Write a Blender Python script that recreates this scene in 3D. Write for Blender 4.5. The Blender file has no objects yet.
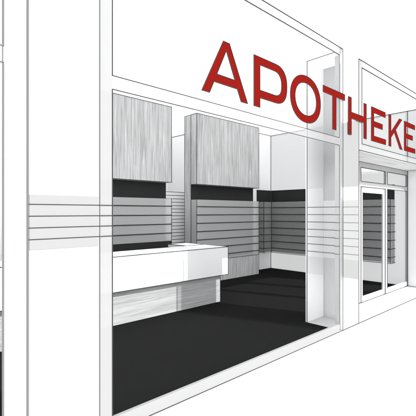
import bpy, math, random
from mathutils import Vector
random.seed(4)
R = math.radians
scene = bpy.context.scene
COL = scene.collection

# ------------------------------------------------------------------ camera
cam_d = bpy.data.cameras.new('camera')
cam = bpy.data.objects.new('camera', cam_d); COL.objects.link(cam)
cam.location = (0, -2.483, 1.6)
cam.rotation_euler = (R(90), 0, R(46.677 - 90))
cam_d.sensor_width = 36; cam_d.lens = 36 * 379.6 / 416
cam_d.shift_y = 4 / 416
cam_d.clip_start = .05; cam_d.clip_end = 3000
scene.camera = cam

# ------------------------------------------------------------------ sky, sun, exposure
SUN_EL = 35.0
SUN_AZ = math.atan(.4)                       # to the right of straight ahead of the facade
sun_dir = Vector((math.sin(SUN_AZ) * math.cos(R(SUN_EL)), -math.cos(SUN_AZ) * math.cos(R(SUN_EL)), math.sin(R(SUN_EL))))
w = bpy.data.worlds.new('World'); scene.world = w; w.use_nodes = True
nt = w.node_tree; nt.nodes.clear()
sky = nt.nodes.new('ShaderNodeTexSky'); sky.sky_type = 'NISHITA'; sky.sun_disc = False
sky.sun_elevation = R(SUN_EL); sky.sun_rotation = math.atan2(sun_dir.x, sun_dir.y)
bg = nt.nodes.new('ShaderNodeBackground'); bg.inputs['Strength'].default_value = .15
wo = nt.nodes.new('ShaderNodeOutputWorld')
# overcast-white balance: the drawing-like day is neutral, so the blue is taken out of the sky light
hs = nt.nodes.new('ShaderNodeHueSaturation'); hs.inputs['Saturation'].default_value = .12
nt.links.new(sky.outputs[0], hs.inputs['Color']); nt.links.new(hs.outputs[0], bg.inputs['Color']); nt.links.new(bg.outputs[0], wo.inputs['Surface'])
sd = bpy.data.lights.new('sun', 'SUN'); sd.energy = 2.2; sd.angle = R(.5); sd.color = (1, .99, .98)
so = bpy.data.objects.new('sun', sd); COL.objects.link(so)
so.rotation_euler = (-sun_dir).to_track_quat('-Z', 'Y').to_euler()
so.location = sun_dir * 40
scene.view_settings.view_transform = 'Standard'; scene.view_settings.look = 'None'
scene.view_settings.exposure = 0.9; scene.view_settings.gamma = 1
scene.view_settings.use_curve_mapping = False
scene.render.engine = 'CYCLES'
scene.cycles.max_bounces = 12; scene.cycles.diffuse_bounces = 6; scene.cycles.transparent_max_bounces = 24
scene.cycles.sample_clamp_indirect = 4
scene.cycles.caustics_reflective = False; scene.cycles.caustics_refractive = False

# ------------------------------------------------------------------ materials
def new_mat(name):
    m = bpy.data.materials.new(name); m.use_nodes = True
    n = m.node_tree; n.nodes.clear()
    o = n.nodes.new('ShaderNodeOutputMaterial')
    return m, n, o

def paint(name, c, rough=.6, var=.03, spec=.2, scale=3.0):
    m, n, o = new_mat(name)
    b = n.nodes.new('ShaderNodeBsdfPrincipled')
    tc = n.nodes.new('ShaderNodeTexCoord'); no = n.nodes.new('ShaderNodeTexNoise')
    no.inputs['Scale'].default_value = scale; no.inputs['Detail'].default_value = 5
    n.links.new(tc.outputs['Object'], no.inputs['Vector'])
    r = n.nodes.new('ShaderNodeValToRGB')
    r.color_ramp.elements[0].position = .3; r.color_ramp.elements[1].position = .7
    r.color_ramp.elements[0].color = (*[x * (1 - var) for x in c], 1)
    r.color_ramp.elements[1].color = (*[min(1, x * (1 + var)) for x in c], 1)
    n.links.new(no.outputs['Fac'], r.inputs['Fac']); n.links.new(r.outputs[0], b.inputs['Base Color'])
    b.inputs['Roughness'].default_value = rough; b.inputs['Specular IOR Level'].default_value = spec
    n.links.new(b.outputs[0], o.inputs['Surface'])
    return m

def sheer(name, c, alpha, trans=.5):
    """thin frosted panel: part of it scatters (diffuse + translucent), the rest is clear"""
    m, n, o = new_mat(name)
    d = n.nodes.new('ShaderNodeBsdfDiffuse'); d.inputs['Color'].default_value = (*c, 1)
    t = n.nodes.new('ShaderNodeBsdfTranslucent'); t.inputs['Color'].default_value = (*c, 1)
    a = n.nodes.new('ShaderNodeMixShader'); a.inputs[0].default_value = trans
    n.links.new(d.outputs[0], a.inputs[1]); n.links.new(t.outputs[0], a.inputs[2])
    tr = n.nodes.new('ShaderNodeBsdfTransparent')
    b = n.nodes.new('ShaderNodeMixShader'); b.inputs[0].default_value = alpha
    n.links.new(tr.outputs[0], b.inputs[1]); n.links.new(a.outputs[0], b.inputs[2])
    n.links.new(b.outputs[0], o.inputs['Surface'])
    return m

def glass_mat(name, refl=0.0):
    m, n, o = new_mat(name)
    tr = n.nodes.new('ShaderNodeBsdfTransparent'); tr.inputs['Color'].default_value = (.985, .99, .99, 1)
    g = n.nodes.new('ShaderNodeBsdfGlossy'); g.inputs['Roughness'].default_value = .02
    b = n.nodes.new('ShaderNodeMixShader'); b.inputs[0].default_value = refl
    n.links.new(tr.outputs[0], b.inputs[1]); n.links.new(g.outputs[0], b.inputs[2])
    n.links.new(b.outputs[0], o.inputs['Surface'])
    return m

def wood_mat(name, along='Z', lo=.28, hi=.62):
    m, n, o = new_mat(name)
    b = n.nodes.new('ShaderNodeBsdfPrincipled')
    tc = n.nodes.new('ShaderNodeTexCoord')
    def mapped(s_across, s_along):
        mp = n.nodes.new('ShaderNodeMapping')
        mp.inputs['Scale'].default_value = (s_across, s_across, s_along) if along == 'Z' else (s_along, s_across, s_across)
        n.links.new(tc.outputs['Object'], mp.inputs['Vector']); return mp
    def noise(mp, detail, dist=0.0, rough=.6):
        no = n.nodes.new('ShaderNodeTexNoise'); no.inputs['Scale'].default_value = 1
        no.inputs['Detail'].default_value = detail; no.inputs['Distortion'].default_value = dist
        no.inputs['Roughness'].default_value = rough
        n.links.new(mp.outputs[0], no.inputs['Vector']); return no
    a = noise(mapped(16, .7), 8, 1.2, .7); c = noise(mapped(120, 1.5), 4, .25, .7)
    mx = n.nodes.new('ShaderNodeMix'); mx.inputs['Factor'].default_value = .5
    n.links.new(a.outputs['Fac'], mx.inputs['A']); n.links.new(c.outputs['Fac'], mx.inputs['B'])
    r = n.nodes.new('ShaderNodeValToRGB'); e = r.color_ramp.elements
    e[0].position = .39; e[0].color = (lo, lo, lo, 1)
    e[1].position = .61; e[1].color = (hi, hi, hi, 1)
    k = e.new(.5); v = (lo + hi) * .5; k.color = (v, v, v, 1)
    n.links.new(mx.outputs['Result'], r.inputs['Fac']); n.links.new(r.outputs[0], b.inputs['Base Color'])
    b.inputs['Roughness'].default_value = .6; b.inputs['Specular IOR Level'].default_value = .15
    n.links.new(b.outputs[0], o.inputs['Surface'])
    return m

M = dict(
    white=paint('white_render', (.42, .42, .42)),
    wall=sheer('light_passing_wall', (.545, .545, .545), .997, .53),
    partition=paint('white_wall', (.80, .80, .80), var=.012),
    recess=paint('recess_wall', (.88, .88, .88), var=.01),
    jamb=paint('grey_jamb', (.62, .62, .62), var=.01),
    rear=paint('bright_white_wall', (.95, .95, .95), var=.01),
    fgrey=paint('facade_shade_grey', (.255, .255, .255), var=.01),
    grey=paint('hollow_shade_grey', (.86, .86, .86), var=.01),
    grey2=paint('painted_slats_side', (.92, .92, .92), var=.01),
    band=paint('painted_slats_outer', (.295, .295, .295), var=.01),
    nband=paint('painted_slats_inner', (.98, .98, .98), var=.01),
    bright=paint('gloss_white_board', (.98, .98, .98), var=.005),
    panel=paint('bright_white_panel', (.90, .90, .90), var=.01),
    doorgrey=paint('shade_grey_frame', (.36, .36, .36), var=.01),
    ground=paint('pale_concrete', (.84, .84, .84), .8, .03, .1, 1.2),
    floor=paint('dark_floor', (.0145, .0145, .0145), .9, .02, .0, 1.5),
    dark=paint('anthracite_board', (.033, .033, .033), .6, .05, .0),
    counter=paint('counter_white', (.79, .79, .79), var=.01),
    recess_hi=paint('toned_down_white', (.62, .62, .62), var=.01),
    seam=paint('pale_seam', (.13, .13, .13), .8, 0, 0),
    screen=sheer('milk_louvre', (.97, .97, .97), .997, .45),
    line=paint('dark_joint', (.05, .05, .05), .8, 0, 0),
    joint=paint('grey_joint', (.17, .17, .17), .8, 0, 0),
    red=paint('red_enamel', (.155, .007, .005), .6, .02, 0),
    frame=sheer('frosted_white', (.49, .49, .49), .80, .3),
    sheer=sheer('sheer_frosted', (.55, .55, .55), .30, .5),
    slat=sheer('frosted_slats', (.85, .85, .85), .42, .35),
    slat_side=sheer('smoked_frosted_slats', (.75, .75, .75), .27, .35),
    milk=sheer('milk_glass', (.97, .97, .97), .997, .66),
    milk_side=sheer('shade_grey_milk_glass', (.74, .74, .74), .997, .5),
    greytrans=sheer('shaded_ceiling_grey', (.85, .85, .85), .99, .9),
    glass=glass_mat('clear_glass'),
    wood=wood_mat('grey_wood_upright', 'Z', .30, .68),
    wood_h=wood_mat('grey_wood_lengthwise', 'X', .31, .52),
)
m, n, o = new_mat('light_passing_ceiling')  # ceiling made translucent to let sun brighten the shop
d = n.nodes.new('ShaderNodeBsdfDiffuse'); d.inputs['Color'].default_value = (.98, .98, .98, 1)
t = n.nodes.new('ShaderNodeBsdfTranslucent'); t.inputs['Color'].default_value = (.98, .98, .98, 1)
a = n.nodes.new('ShaderNodeMixShader'); a.inputs[0].default_value = .95
n.links.new(d.outputs[0], a.inputs[1]); n.links.new(t.outputs[0], a.inputs[2]); n.links.new(a.outputs[0], o.inputs['Surface'])
M['ceiling'] = m

# ------------------------------------------------------------------ helpers
class MB:
    """collects shapes for ONE mesh; every shape may have its own material"""
    def __init__(self): self.v, self.f, self.mi, self.mats = [], [], [], []
    def slot(self, m):
        m = M[m]
        if m not in self.mats: self.mats.append(m)
        return self.mats.index(m)
    def face(self, pts, m):
        k = len(self.v); self.v += [tuple(p) for p in pts]
        self.f.append(list(range(k, k + len(pts)))); self.mi.append(self.slot(m))
    def box(self, x0, x1, y0, y1, z0, z1, m, edges='', r=.004, lm='line'):
        k = len(self.v); s = self.slot(m)
        self.v += [(x, y, z) for z in (z0, z1) for y in (y0, y1) for x in (x0, x1)]
        for q in ((0, 2, 3, 1), (4, 5, 7, 6), (0, 1, 5, 4), (2, 6, 7, 3), (0, 4, 6, 2), (1, 3, 7, 5)):
            self.f.append([k + i for i in q]); self.mi.append(s)
        # outline seams of chosen faces: f front, l left, r right, t top, b bottom, k back
        c = lambda i: ((x0, x1)[i & 1], (y0, y1)[i >> 1 & 1], (z0, z1)[i >> 2])
        F = dict(f=(0, 1, 5, 4), k=(2, 3, 7, 6), l=(0, 2, 6, 4), r=(1, 3, 7, 5), b=(0, 1, 3, 2), t=(4, 5, 7, 6))
        done = set()
        for e in edges:
            q = F[e]
            for i in range(4):
                p = tuple(sorted((q[i], q[(i + 1) % 4])))
                if p not in done: done.add(p); self.line(c(p[0]), c(p[1]), r, lm)
        return self
    def line(self, a, b, r=.004, m='line'):
        a, b = Vector(a), Vector(b); d = (b - a)
        if d.length < 1e-6: return self
        d.normalize()
        u = d.cross(Vector((0, 0, 1)) if abs(d.z) < .9 else Vector((0, 1, 0))).normalized(); w_ = d.cross(u)
        k = len(self.v); s = self.slot(m)
        for p in (a - d * r * .5, b + d * r * .5):
            for i in range(6):
                t = i * math.pi / 3 + .3
                self.v.append(tuple(p + u * (r * math.cos(t)) + w_ * (r * math.sin(t))))
        for i in range(6):
            self.f.append([k + i, k + (i + 1) % 6, k + 6 + (i + 1) % 6, k + 6 + i]); self.mi.append(s)
        self.f.append([k + i for i in range(5, -1, -1)]); self.f.append([k + 6 + i for i in range(6)]); self.mi += [s, s]
        return self
    def loop(self, pts, r, m='line'):
        for i in range(len(pts)): self.line(pts[i], pts[(i + 1) % len(pts)], r, m)
        return self
    def build(self, name, parent=None):
        me = bpy.data.meshes.new(name); me.from_pydata(self.v, [], self.f); me.update()
        for mt in self.mats: me.materials.append(mt)
        me.polygons.foreach_set('material_index', self.mi)
        ob = bpy.data.objects.new(name, me); COL.objects.link(ob)
        if parent is not None:
            ob.parent = parent
            p, off = parent, Vector((0, 0, 0))
            while p is not None: off += p.location; p = p.parent
            for v in me.vertices: v.co -= off
        return ob

def empty(name, loc, label, cat, group=None):
    e = bpy.data.objects.new(name, None); COL.objects.link(e); e.location = loc
    e['label'] = label; e['category'] = cat
    if group: e['group'] = group
    return e
def tag(ob, label, cat, group=None):
    ob['label'] = label; ob['category'] = cat
    if group: ob['group'] = group
    return ob

# ------------------------------------------------------------------ ground and floor
H = 3.79                                     # ceiling
g = MB(); S = 600
g.face([(-S, -S, -.006), (S, -S, -.006), (S, S, -.006), (-S, S, -.006)], 'ground')
g.build('pavement')['kind'] = 'structure'
g = MB()
g.face([(5.33, .0, -.002), (8.78, .0, -.002), (8.78, .53, -.002), (5.33, .53, -.002)], 'ground')
g.line((5.33, 0, 0), (8.78, 0, 0), .005)
g.build('door_step')['kind'] = 'structure'
g = MB()
g.face([(-3, .04, 0), (5.30, .04, 0), (5.30, .54, 0), (8.78, .54, 0), (8.78, 6.5, 0), (-3, 6.5, 0)], 'floor')
g.build('floor')['kind'] = 'structure'

# ------------------------------------------------------------------ the building
B = empty('pharmacy_building', (4, 0, 0), 'white rendered pharmacy shopfront with tall frameless windows and recessed glass door', 'building')
b = MB()
b.box(-3.1, 8.95, 0, .03, H + .02, 3.87, 'white')               # slim fascia above the glazing
b.box(-3.1, -2.9, 0, .03, 0, H + .02, 'white')
b.box(8.782, 8.95, 0, .03, 0, H + .02, 'white')
b.build('fascia', B)
b = MB(); b.box(-9, 46, 6.62, 9, 0, 19, 'white'); b.build('added_white_backdrop', B)   # tall white backdrop added to hide the darker sky

b = MB()                                                        # right wall: inside and in the door recess
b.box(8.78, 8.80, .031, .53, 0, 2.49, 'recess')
b.box(8.78, 8.80, .031, .53, 2.49, H, 'recess_hi')  # same wall, darkened in colour against the extra light here
b.box(8.78, 8.80, .53, 6.6, 0, H, 'wall')
for q in range(len(b.f)):                                       # outer skin stays clear; milk-glass flank invented so sun brightens the interior
    if b.mats[b.mi[q]] is M['wall'] and all(abs(b.v[i][0] - 8.80) < 1e-6 for i in b.f[q]): b.mi[q] = b.slot('glass')
b.line((8.775, .3, H - .008), (8.775, 4.2, H - .008), .007)
b.line((8.775, .53, 2.49), (8.775, .53, H), .006)
b.line((8.775, .0, .0), (8.775, .53, .0), .006)
b.line((8.775, 4.195, 0), (8.775, 4.195, H), .009, 'joint')
b.line((8.775, .0, 2.488), (8.775, .53, 2.488), .005)
b.build('side_wall', B)

b = MB()
b.box(5.80, 8.778, 4.2, 4.3, 0, H, 'rear')
b.line((7.71, 4.195, H - .008), (8.78, 4.195, H - .008), .007)
b.box(-3, 4.86, 4.2, 4.3, 0, H, 'rear')
b.build('rear_wall', B)
b = MB()
b.box(6.84, 6.95, 4.3, 6.5, 0, H, 'partition')
b.line((6.835, 4.3, H - .01), (6.835, 6.5, H - .01), .008)
b.box(-3, 6.95, 6.5, 6.6, 0, H, 'rear')
b.build('back_room_wall', B)
b = MB()                                                        # unseen glazed flank, added to let daylight onto the right wall
b.box(-3.06, -3, .0, 6.6, 0, .1, 'rear'); b.box(-3.06, -3, .0, 6.6, 3.69, H, 'rear')
for y in (0, 2.15, 4.3, 6.5): b.box(-3.06, -3, y, y + .1, .1, 3.69, 'rear')
sw = b.build('added_side_window', B)
for y in (.1, 2.25, 4.4): q = MB(); q.box(-3.033, -3.027, y, y + 2.05 + .05 * (y > 4), .1, 3.69, 'glass'); q.build('pane', sw)
b = MB(); b.box(-3.06, 8.80, .031, 6.6, H, H + .02, 'ceiling'); b.build('ceiling', B)

# pilasters
b = MB()
b.box(.805, 1.283, 0, .5, 0, H + .02, 'white')
b.line((.806, -.001, 0), (.806, -.001, 3.86), .0046, 'joint')
p = b.build('pilaster', B)
b = MB()                                                        # slats seen through the pilaster, painted on as a band
b.box(.812, 1.276, -.003, -.0005, 1.362, 1.708, 'band')
for zz in (1.648, 1.574, 1.500, 1.427): b.line((.806, -.004, zz), (1.384, -.004, zz), .0029)
b.build('painted_slats', p)

# shaded wall and slats showing through, painted on as zones; (z at left edge, z at right edge)
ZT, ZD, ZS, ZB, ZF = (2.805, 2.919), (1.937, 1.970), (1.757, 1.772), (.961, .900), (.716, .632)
ZL = [(1.668, 1.674), (1.563, 1.560), (1.457, 1.444), (1.352, 1.328), (1.246, 1.213), (1.141, 1.097), (1.035, .981)]
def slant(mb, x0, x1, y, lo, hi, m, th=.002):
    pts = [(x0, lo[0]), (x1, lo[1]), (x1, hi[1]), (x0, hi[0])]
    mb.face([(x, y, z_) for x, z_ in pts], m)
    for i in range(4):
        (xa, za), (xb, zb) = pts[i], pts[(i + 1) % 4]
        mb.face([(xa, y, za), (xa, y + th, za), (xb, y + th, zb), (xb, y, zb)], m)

b = MB()                                                        # hollow pilaster between window and door, made translucent so sun brightens it
b.box(4.852, 5.316, 0, .03, 0, H + .02, 'milk')
b.box(5.28, 5.316, .03, .56, 0, H, 'milk_side')  # greyer copy of the glass, shade put into its colour
b.box(4.82, 5.28, .536, .56, 0, H, 'bright')
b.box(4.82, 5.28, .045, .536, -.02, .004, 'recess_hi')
b.box(4.82, 5.28, .045, .536, H - .004, H - .001, 'greytrans')  # grey sheet standing in for shade on the ceiling inside
b.line((4.82, .534, 0), (4.82, .534, H), .0055, 'joint')
b.line((4.82, .045, H - .006), (4.82, .534, H - .006), .004)
b.line((5.318, -.001, 0), (5.318, -.001, H), .005)
b.line((4.852, -.001, 0), (5.318, -.001, 0), .005)
p = b.build('pilaster', B)
b = MB(); slant(b, 4.860, 5.310, -.003, ZD, ZT, 'fgrey'); b.build('painted_shade', p)
b = MB(); slant(b, 4.860, 5.310, -.003, ZF, ZB, 'fgrey'); b.build('painted_shade', p)
b = MB(); slant(b, 4.860, 5.310, -.003, ZB, ZS, 'band')
for l, r_ in ZL: b.line((4.86, -.004, l), (5.31, -.004, r_), .0036, 'seam')
b.build('painted_slats', p)
b = MB(); slant(b, 4.824, 5.279, .532, ZD, ZT, 'grey'); b.build('painted_shade', p)
b = MB(); slant(b, 4.824, 5.279, .532, ZF, ZB, 'grey'); b.build('painted_shade', p)
b = MB(); slant(b, 4.824, 5.279, .532, ZB, ZS, 'nband')
for l, r_ in ZL: b.line((4.825, .531, l), (5.279, .531, r_), .0036)
b.build('painted_slats', p)
b = MB(); b.box(5.277, 5.2795, .05, .53, .905, 1.771, 'grey2')
for l, r_ in ZL: b.line((5.2755, .05, r_), (5.2755, .53, r_), .0036)
b.build('painted_slats', p)

# shop windows: frame (jambs, sill, header, head), pane below and above the header
def shop_window(x0, x1, r, name='shop_window', sill=True, open_right=None, bottom=0, jl=.1, jr=.1, soft_right=False, left_joint=None, f='frame', lm='line'):
    root = MB()
    root.box(x0, x0 + jl, 0, .03, bottom, H + .01, f)
    root.box(x1 - jr, x1, 0, .03, bottom, H + .01, 'sheer' if soft_right else f)
    i0, i1 = x0 + jl, x1 - jr
    root.box(i0, i1, 0, .03, 2.492, 2.592, 'sheer')
    root.box(i0, i1, 0, .012, 3.70, H + .01, 'white')
    if sill: root.box(i0, i1, 0, .03, 0, .102, f)
    L = lambda a, c, rr=r, mm=lm: root.line((a[0], -.001, a[1]), (c[0], -.001, c[1]), rr, mm)
    for (za, zb) in ((.102 if sill else None, 2.492), (2.592, 3.70)):
        if za is None:
            L((x0, zb), (x1, zb)); continue
        L((i0, za), (i0, zb)); L((i1, za), (i1, zb)); L((i0, zb), (i1, zb))
        if za > 1 : L((i0, za), (i1, za))
    # right jamb seen from the inside of the opening: pale grey return
    if soft_right or not sill: root.box(i1 - .004, i1 - .001, .0, .06, .103 if sill else 2.6, 2.49 if sill else 3.69, 'jamb')
    if soft_right:
        for zr, _ in ZL: root.line((i1 - .005, .002, zr), (i1 - .005, .06, zr), .0036, 'seam')
    if soft_right: root.box(i1 - .004, i1 - .001, .0, .06, 2.6, 3.69, 'jamb')
    L((x0, H + .01), (x1, H + .01))
    L((x1, bottom), (x1, H + .01))
    if sill: L((x0, 0), (x1, 0))
    if left_joint: root.line((x0, -.001, 0), (x0, -.001, 3.86), left_joint, 'joint')
    wdw = root.build(name, B)
    if sill:
        q = MB(); q.box(i0, i1, .018, .024, .10, 2.492, 'glass'); q.build('pane', wdw)
    q = MB(); q.box(i0, i1, .018, .024, 2.592, 3.70, 'glass'); q.build('pane', wdw)
    return wdw
shop_window(1.287, 4.848, .0038, left_joint=.0046, soft_right=True)
shop_window(5.320, 8.778, .0055, 'fanlight', sill=False, bottom=2.492)
shop_window(-2.9, .801, .0052, jr=.136, f='white', lm='joint')

# recessed entrance: soffit and glazed door screen
b = MB(); b.box(5.318, 8.778, .031, .56, 2.488, 2.494, 'milk_side'); b.box(6.75, 8.778, .562, 1.65, 2.488, 2.494, 'milk')  # inner sheet is added out of view to block a sun patch
b.build('soffit_and_sun_block', B)
D0, D1 = .53, .56
b = MB()
xs = [5.32, 5.42, 6.44, 6.539, 7.593, 7.691, 8.730, 8.776]
b.box(5.32, 8.776, D0, D1, 2.386, 2.487, 'doorgrey')  # frames greyed in colour for the shaded wall seen through them
b.box(5.32, 8.776, D0, D1, 2.046, 2.143, 'doorgrey')
for k in range(0, 8, 2): b.box(xs[k], xs[k + 1], D0, D1, 2.143, 2.386, 'doorgrey')
for k in range(0, 8, 2): b.box(xs[k], xs[k + 1], D0, D1, 0, 2.046, 'doorgrey')
b.box(5.42, 6.44, D0, D1, 0, .098, 'panel'); b.box(7.691, 8.73, D0, D1, 0, .098, 'panel')
rr = .0055
b.line((5.32, D0 - .002, 2.487), (8.776, D0 - .002, 2.487), rr)
b.line((5.32, D0 - .002, .003), (8.776, D0 - .002, .003), rr)
b.line((8.774, D0 - .003, 0), (8.774, D0 - .003, 2.487), .008)
for k in (1, 3, 5):
    x0, x1 = xs[k], xs[k + 1]
    b.loop([(x0, D0 - .002, 2.143), (x1, D0 - .002, 2.143), (x1, D0 - .002, 2.386), (x0, D0 - .002, 2.386)], rr)
    for x in (x0, x1): b.line((x, D0 - .002, 0 if k == 3 else .1), (x, D0 - .002, 2.046), .0075 if x == x1 else rr, 'joint' if x == x1 else 'line')
    b.line((x0, D0 - .002, 2.046), (x1, D0 - .002, 2.046), rr)
dr = b.build('entrance_door', B)
b = MB()
b.box(6.545, 6.62, D0 + .004, D1 - .004, .003, 2.044, 'doorgrey'); b.box(7.484, 7.588, D0 + .004, D1 - .004, .003, 2.044, 'doorgrey')
b.box(6.62, 7.484, D0 + .004, D1 - .004, 1.948, 2.044, 'panel'); b.box(6.62, 7.484, D0 + .004, D1 - .004, .003, .10, 'panel')
b.build('sliding_leaf', dr)
for x0, x1, z0, z1 in ((6.62, 7.484, .10, 1.948), (7.691, 8.73, .098, 2.046), (5.42, 6.44, .098, 2.046), (5.42, 6.44, 2.143, 2.386), (6.539, 7.593, 2.143, 2.386), (7.691, 8.73, 2.143, 2.386)):
    q = MB(); q.box(x0, x1, .542, .548, z0, z1, 'glass'); q.build('pane', dr)

# ------------------------------------------------------------------ sign letters
Z0, HT = 2.674, .5155
def letter(name, x0, width, loops):
    cu = bpy.data.curves.new(name, 'CURVE'); cu.dimensions = '2D'; cu.fill_mode = 'BOTH'; cu.extrude = .003
    for lp in loops:
        s = cu.splines.new('POLY'); s.points.add(len(lp) - 1); s.use_cyclic_u = True
        for q, (u, v) in zip(s.points, lp): q.co = (u * width, v * HT, 0, 1)
    t = bpy.data.objects.new('tmp', cu)
    me = bpy.data.meshes.new_from_object(t); bpy.data.objects.remove(t)
    mb = MB(); k = mb.slot('red')
    for v in me.vertices: mb.v.append((x0 + v.co.x, -.010 - v.co.z, Z0 + v.co.y))
    for f_ in me.polygons: mb.f.append(list(f_.vertices)); mb.mi.append(k)
    bpy.data.meshes.remove(me)
    for lp in loops:
        mb.loop([(x0 + u * width, -.0135, Z0 + v * HT) for u, v in lp], .0042)
    return mb
def arc(cx, cy, rx, ry, a0, a1, n=14, p=1.0):
    out = []
    for i in range(n + 1):
        t = R(a0 + (a1 - a0) * i / n); c_, s_ = math.cos(t), math.sin(t)
        out.append((cx + rx * math.copysign(abs(c_) ** p, c_), cy + ry * math.copysign(abs(s_) ** p, s_)))
    return out
st = .083 / HT                                                   # stroke as a share of the height
LA = [[(0, 0), (.44, 1), (.575, 1), (1, 0), (.845, 0), (.755, .215), (.245, .215), (.155, 0)], [(.305, .365), (.70, .365), (.507, .85)]]
LP = [[(0, 0), (0, 1), (.62, 1)] + arc(.62, .595, .38, .405, 90, -90, 16, .82)[1:] + [(.17, .19), (.17, 0)],
      [(.17, .345), (.60, .345)] + arc(.60, .595, .225, .25, -90, 90, 16, .82)[1:] + [(.17, .845)]]
LO = [arc(.5, .5, .5, .535, 0, 352, 44, .93), arc(.5, .5, .355, .37, 0, 352, 44, .93)]
LT = [[(0, 1), (1, 1), (1, 1 - st), (.58, 1 - st), (.58, 0), (.42, 0), (.42, 1 - st), (0, 1 - st)]]
LH = [[(0, 0), (0, 1), (.155, 1), (.155, .61), (.845, .61), (.845, 1), (1, 1), (1, 0), (.845, 0), (.845, .44), (.155, .44), (.155, 0)]]
LE = [[(0, 0), (0, 1), (.97, 1), (.97, 1 - st), (.165, 1 - st), (.165, .595), (.76, .595), (.76, .435), (.165, .435), (.165, st), (1, st), (1, 0)]]
LK = [[(0, 0), (0, 1), (.15, 1), (.15, .47), (.76, 1), (.97, 1), (.49, .585), (1, 0), (.81, 0), (.385, .49), (.15, .285), (.15, 0)]]
SG = empty('shop_sign', (2.24, 0, Z0), 'red sign of raised capital letters reading APOTHEKE across the white shopfront', 'sign')
for ch, x0, x1, lp in (('A', 2.253, 2.869, LA), ('P', 2.966, 3.537, LP), ('O', 3.603, 4.248, LO), ('T', 4.312, 4.876, LT), ('H', 4.981, 5.541, LH),
                       ('E', 5.709, 6.242, LE), ('K', 6.366, 6.950, LK), ('E', 7.038, 7.571, LE)):
    letter('letter', x0, x1 - x0, lp).build('letter', SG)['label'] = 'red capital letter %s' % ch

# ------------------------------------------------------------------ counter
C1 = empty('sales_counter', (2.6, 2.5, 0), 'long white sales counter on a recessed grey wood base inside the window', 'counter')
b = MB()
b.box(.3, 4.91, 2.2, 2.83, .49, .98, 'counter')
b.box(4.45, 4.91, 2.83, 3.35, .93, .98, 'counter')
b.line((4.45, 2.83, .983), (4.45, 3.35, .983), .007)
r = .0055
b.loop([(.3, 2.199, .49), (4.91, 2.199, .49), (4.91, 2.199, .98), (.3, 2.199, .98)], r)
b.line((4.91, 2.2, .98), (4.91, 3.35, .98), .006); b.line((4.45, 3.35, .98), (4.91, 3.35, .98), .006)
b.line((4.45, 2.83, .981), (4.87, 2.83, .981), .006)
b.build('counter_top', C1)
b = MB(); b.box(.4, 4.82, 2.31, 2.83, 0, .49, 'wood_h')
b.line((4.82, 2.309, 0), (4.82, 2.309, .49), .004)
b.build('base', C1)

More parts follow.
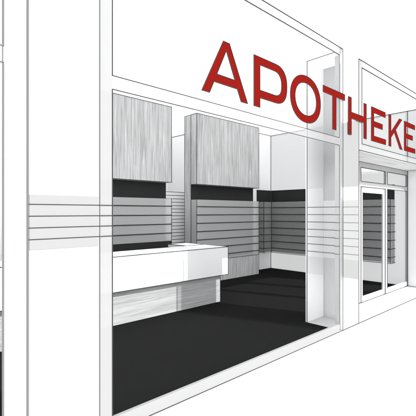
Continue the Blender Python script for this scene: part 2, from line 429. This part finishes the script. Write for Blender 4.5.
# ------------------------------------------------------------------ wall cabinets with frosted slats
ZSL = [1.72 - .185 * k for k in range(9)]
def cabinet(name, x0, x1, slat_bottom, base_mat, label, side_left):
    e = empty(name, ((x0 + x1) / 2, 3.98, 0), label, 'cabinet', 'cabinets along the rear wall')
    b = MB(); b.box(x0, x1, 3.77, 3.97, 2.214, H - .01, 'wood', 'f' + ('l' if side_left else ''), .0065); b.build('upper_cupboard', e)
    b = MB(); b.box(x0, x1, 3.972, 4.195, 0, H - .01, 'wood')
    if side_left: b.line((x0, 3.97, slat_bottom), (x0, 3.97, 2.2), .006); b.line((x0, 4.19, 0), (x0, 4.19, H - .01), .006); b.line((x0, 3.77, H - .012), (x0, 4.19, H - .012), .006)
    b.build('carcass', e)
    b = MB(); b.box(x0 + .004, x1 - .004, 3.962, 3.9715, slat_bottom, 2.2135, 'dark'); b.build('back_panel', e)
    b = MB()
    b.box(x0 + .001, x1 - .001, 3.772, 3.778, slat_bottom + .002, 1.875, 'slat')
    if side_left: b.box(x0 + .001, x0 + .007, 3.78, 3.96, slat_bottom + .002, 1.875, 'slat')
    b.box(x1 - .007, x1 - .001, 3.78, 3.96, slat_bottom + .002, 1.875, 'slat')
    for zz in ZSL:
        if zz > slat_bottom + .06: b.line((x0, 3.770, zz), (x1, 3.770, zz), .0105)
    b.line((x1, 3.771, slat_bottom), (x1, 3.771, 1.875), .006); b.line((x0, 3.771, slat_bottom), (x0, 3.771, 1.875), .006)
    b.build('slat_panel', e)
    b = MB(); b.box(x0, x1, 3.772, 3.972, 0, slat_bottom, base_mat)
    b.line((x0, 3.771, slat_bottom), (x1, 3.771, slat_bottom), .006); b.line((x1, 3.771, 0), (x1, 3.771, slat_bottom), .006)
    b.build('base', e)
    return e
cabinet('wall_cabinet', 2.02, 4.86, 1.0, 'dark', 'grey wood wall cabinet on a dark base behind the white counter', False)
cabinet('wall_cabinet', 5.56, 7.71, .5, 'wood', 'grey wood wall cabinet on a pale wood base beyond the counter end', True)

e = empty('corner_shelving', (8.4, 2.4, 0), 'dark corner shelving with smoky horizontal slats running along the right wall', 'shelving')
b = MB()
b.box(8.768, 8.779, .80, 4.18, .47, 2.21, 'dark'); b.box(8.14, 8.766, 4.186, 4.198, .47, 2.21, 'dark')
b.build('back_panel', e)
b = MB()
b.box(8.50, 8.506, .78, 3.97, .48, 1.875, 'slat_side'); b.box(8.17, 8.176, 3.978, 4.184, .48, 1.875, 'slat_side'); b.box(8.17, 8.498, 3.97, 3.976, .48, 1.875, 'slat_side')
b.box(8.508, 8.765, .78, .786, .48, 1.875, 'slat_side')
for zz in ZSL:
    if zz > .5:
        b.line((8.498, .78, zz), (8.498, 3.966, zz), .011); b.line((8.17, 3.966, zz), (8.498, 3.966, zz), .0085); b.line((8.167, 3.966, zz), (8.167, 4.18, zz), .0085)
        b.line((8.50, .778, zz), (8.765, .778, zz), .0065)
b.line((8.498, 3.966, .48), (8.498, 3.966, 1.875), .009); b.line((8.168, 3.966, .48), (8.168, 3.966, 1.875), .009)
b.line((8.498, .78, .48), (8.498, .78, 1.875), .006); b.line((8.498, .78, .482), (8.498, 3.966, .482), .006); b.line((8.498, .78, .482), (8.765, .78, .482), .006)
b.build('slat_panel', e)

b = MB(); b.box(4.3, 6.835, 4.42, 4.46, 0, 2.06, 'screen')
k = 0; zz = 2.06
while zz > .1: b.line((4.3, 4.418, zz), (6.82, 4.418, zz), .006); zz -= .078
tag(b.build('slatted_screen'), 'white louvred screen in the gap between the two wood cabinets', 'screen')
